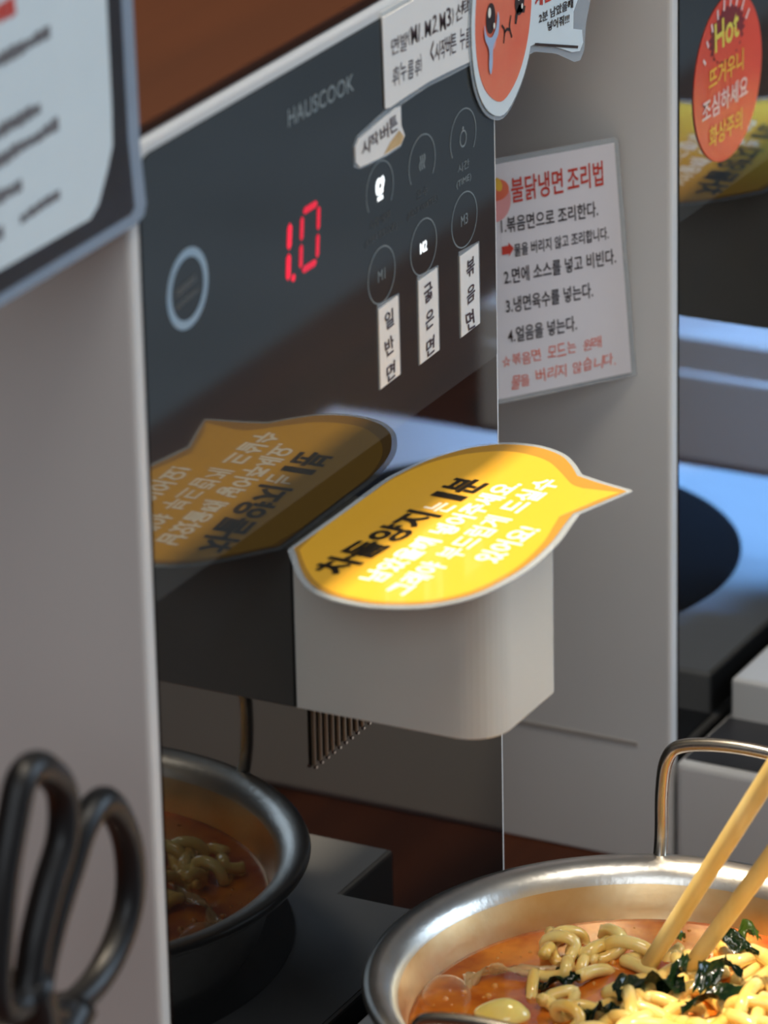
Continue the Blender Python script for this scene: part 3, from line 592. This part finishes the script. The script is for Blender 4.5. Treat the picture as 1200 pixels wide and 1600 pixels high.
def blob(name, m, c, r, rot=0, seed=0, amp=.08):
    bm = bmesh.new(); bmesh.ops.create_uvsphere(bm, u_segments=28, v_segments=16, radius=1.0)
    rg = random.Random(seed); a1, a2, a3 = rg.uniform(0, 6), rg.uniform(0, 6), rg.uniform(0, 6)
    for v in bm.verts:
        k = 1 + amp * (math.sin(3 * v.co.x + a1) + math.sin(3 * v.co.y + a2) + math.sin(4 * v.co.z + a3)); v.co *= k
        v.co = Matrix.Rotation(rot, 3, 'Z') @ Vector((v.co.x * r[0], v.co.y * r[1], v.co.z * r[2])) + Vector(c)
    return obj(name, bm, m, smooth=True)
tag(blob('egg_piece', EGG, (.0925, -.0650, SZ + .0008), (.0058, .0078, .0046), .3, 3), 'pale yellow egg piece floating at the near left of the broth', 'egg')
tag(kelp('onion_strip', 'x', [(.1035, -.0475, SZ + .001), (.1090, -.0465, SZ + .002), (.1150, -.0520, SZ + .003), (.1195, -.0610, SZ + .0025), (.1250, -.0700, SZ + .002)], .0065, ONION, 14, None), 'translucent onion strip running from the bubble to the seaweed scrap', 'onion')
tag(obj('carrot_slice', prism(rrect(.1010, -.1170, .1130, -.1085, .002), Fr((0, 0, SZ + .0035), (1, 0, 0), (0, 1, .12), (0, -.12, 1)), 0, .0018, .0004), CARROT), 'flat orange slice under the broad crumpled seaweed', 'vegetable')
bb = blob('soup_bubble', BUBBLE, (.0960, -.0440, SZ + .0005), (.0078, .0078, .0066), 0, 1, .0)
tag(bb, 'big clear bubble on the broth by the pot wall', 'bubble')
bm = bmesh.new()
for i in range(170):
    a = rng.uniform(0, 6.28); r = .070 * math.sqrt(rng.random()); x = PC[0] + r * math.cos(a); y = PC[1] + r * math.sin(a)
    q = rng.choice((.0003, .0004, .0006, .0009, .0012))
    bmesh.ops.create_uvsphere(bm, u_segments=10, v_segments=6, radius=q, matrix=Matrix.Translation((x, y, SZ)))
o = tag(obj('oil_beads', bm, mat('oil_bead', (0.9, 0.36, 0.05), 0.03, alpha=0.75, coat=1.0, noise=0.1), smooth=True), 'scatter of tiny shiny oil beads on the broth', 'oil'); o['kind'] = 'stuff'

# chopsticks
def chop(a, b, L, lab):
    a = Vector(a); d = (Vector(b) - a).normalized(); bm = bmesh.new()
    add_tube(bm, [a - d * .006 + d * L * i / 12 for i in range(13)], lambda t: .0027 + .0012 * t, 14)
    return tag(obj('chopstick', bm, BAMBOO, smooth=True), lab, 'chopstick', 'pair of chopsticks')
chop((.1387, -.0939, SZ + .002), (.1335, -.1369, .100), .21, 'left bamboo chopstick of the pair dipped in the noodles')
chop((.1421, -.1064, SZ + .002), (.1368, -.1358, .070), .21, 'right bamboo chopstick of the pair dipped in the noodles')

# scissors standing in a steel holder beside the nearest cooker
sc_ = thing('scissors', 'black plastic-handled scissors standing handles up in front of the left cooker side', 'scissors', (-0.135, -0.035, -0.055))
def loop3(pts, dy): 
    L = smoothloop(pts, 6); n = len(L); return [(x, -0.035 + dy, z) for x, z in L]
RL = [[-0.091, 0.1681], [-0.0806, 0.1523], [-0.0802, 0.1343], [-0.0893, 0.1225], [-0.104, 0.1164], [-0.1231, 0.1175], [-0.1304, 0.1283], [-0.1226, 0.1436], [-0.1119, 0.1563], [-0.1023, 0.1666]]
LL = [[-0.1339, 0.1978], [-0.1236, 0.1866], [-0.1241, 0.1732], [-0.1328, 0.1617], [-0.1400, 0.1506], [-0.1480, 0.1352], [-0.1613, 0.1404], [-0.157, 0.1687], [-0.1485, 0.1894], [-0.1428, 0.1982]]
obj('handle_loop', tube(loop3(RL, 0), .0043, 14, True), BLACKP, sc_, smooth=True)
obj('handle_loop', tube(loop3(LL, -.006), .0045, 14, True), BLACKP, sc_, smooth=True)
obj('shank', tube(smoothpath([(-.1120, -.035, .1150), (-.1280, -.036, .1060), (-.1370, -.038, .0850), (-.1380, -.038, .0600)], 5), .0065, 12), BLACKP, sc_, smooth=True)
obj('shank', tube(smoothpath([(-.1450, -.041, .1400), (-.1400, -.041, .1150), (-.1360, -.041, .0850), (-.1340, -.041, .0600)], 5), .0065, 12), BLACKP, sc_, smooth=True)
for sx in (-.0015, .0015):
    obj('blade', prism([(-.143 + sx, .075), (-.129 + sx, .075), (-.131 + sx, -.02), (-.136 + sx, -.053), (-.141 + sx, -.02)], Fr((0, -.0390 - sx * 1.2, 0), (1, 0, 0), (0, 0, 1), (0, -1, 0)), -.0008, .0008, .0003, 1), BLADE, sc_)
hd = thing('cutlery_holder', 'steel cutlery holder below the frame carrying the scissors', 'holder', (-0.137, -0.039, TZ))
obj('cup', lathe([(0, TZ), (.032, TZ), (.035, TZ + .003), (.036, .060), (.0375, .062), (.0345, .060), (.033, TZ + .006), (0, TZ + .006)], (-.137, -.039), 48), BLADE, hd, smooth=True)
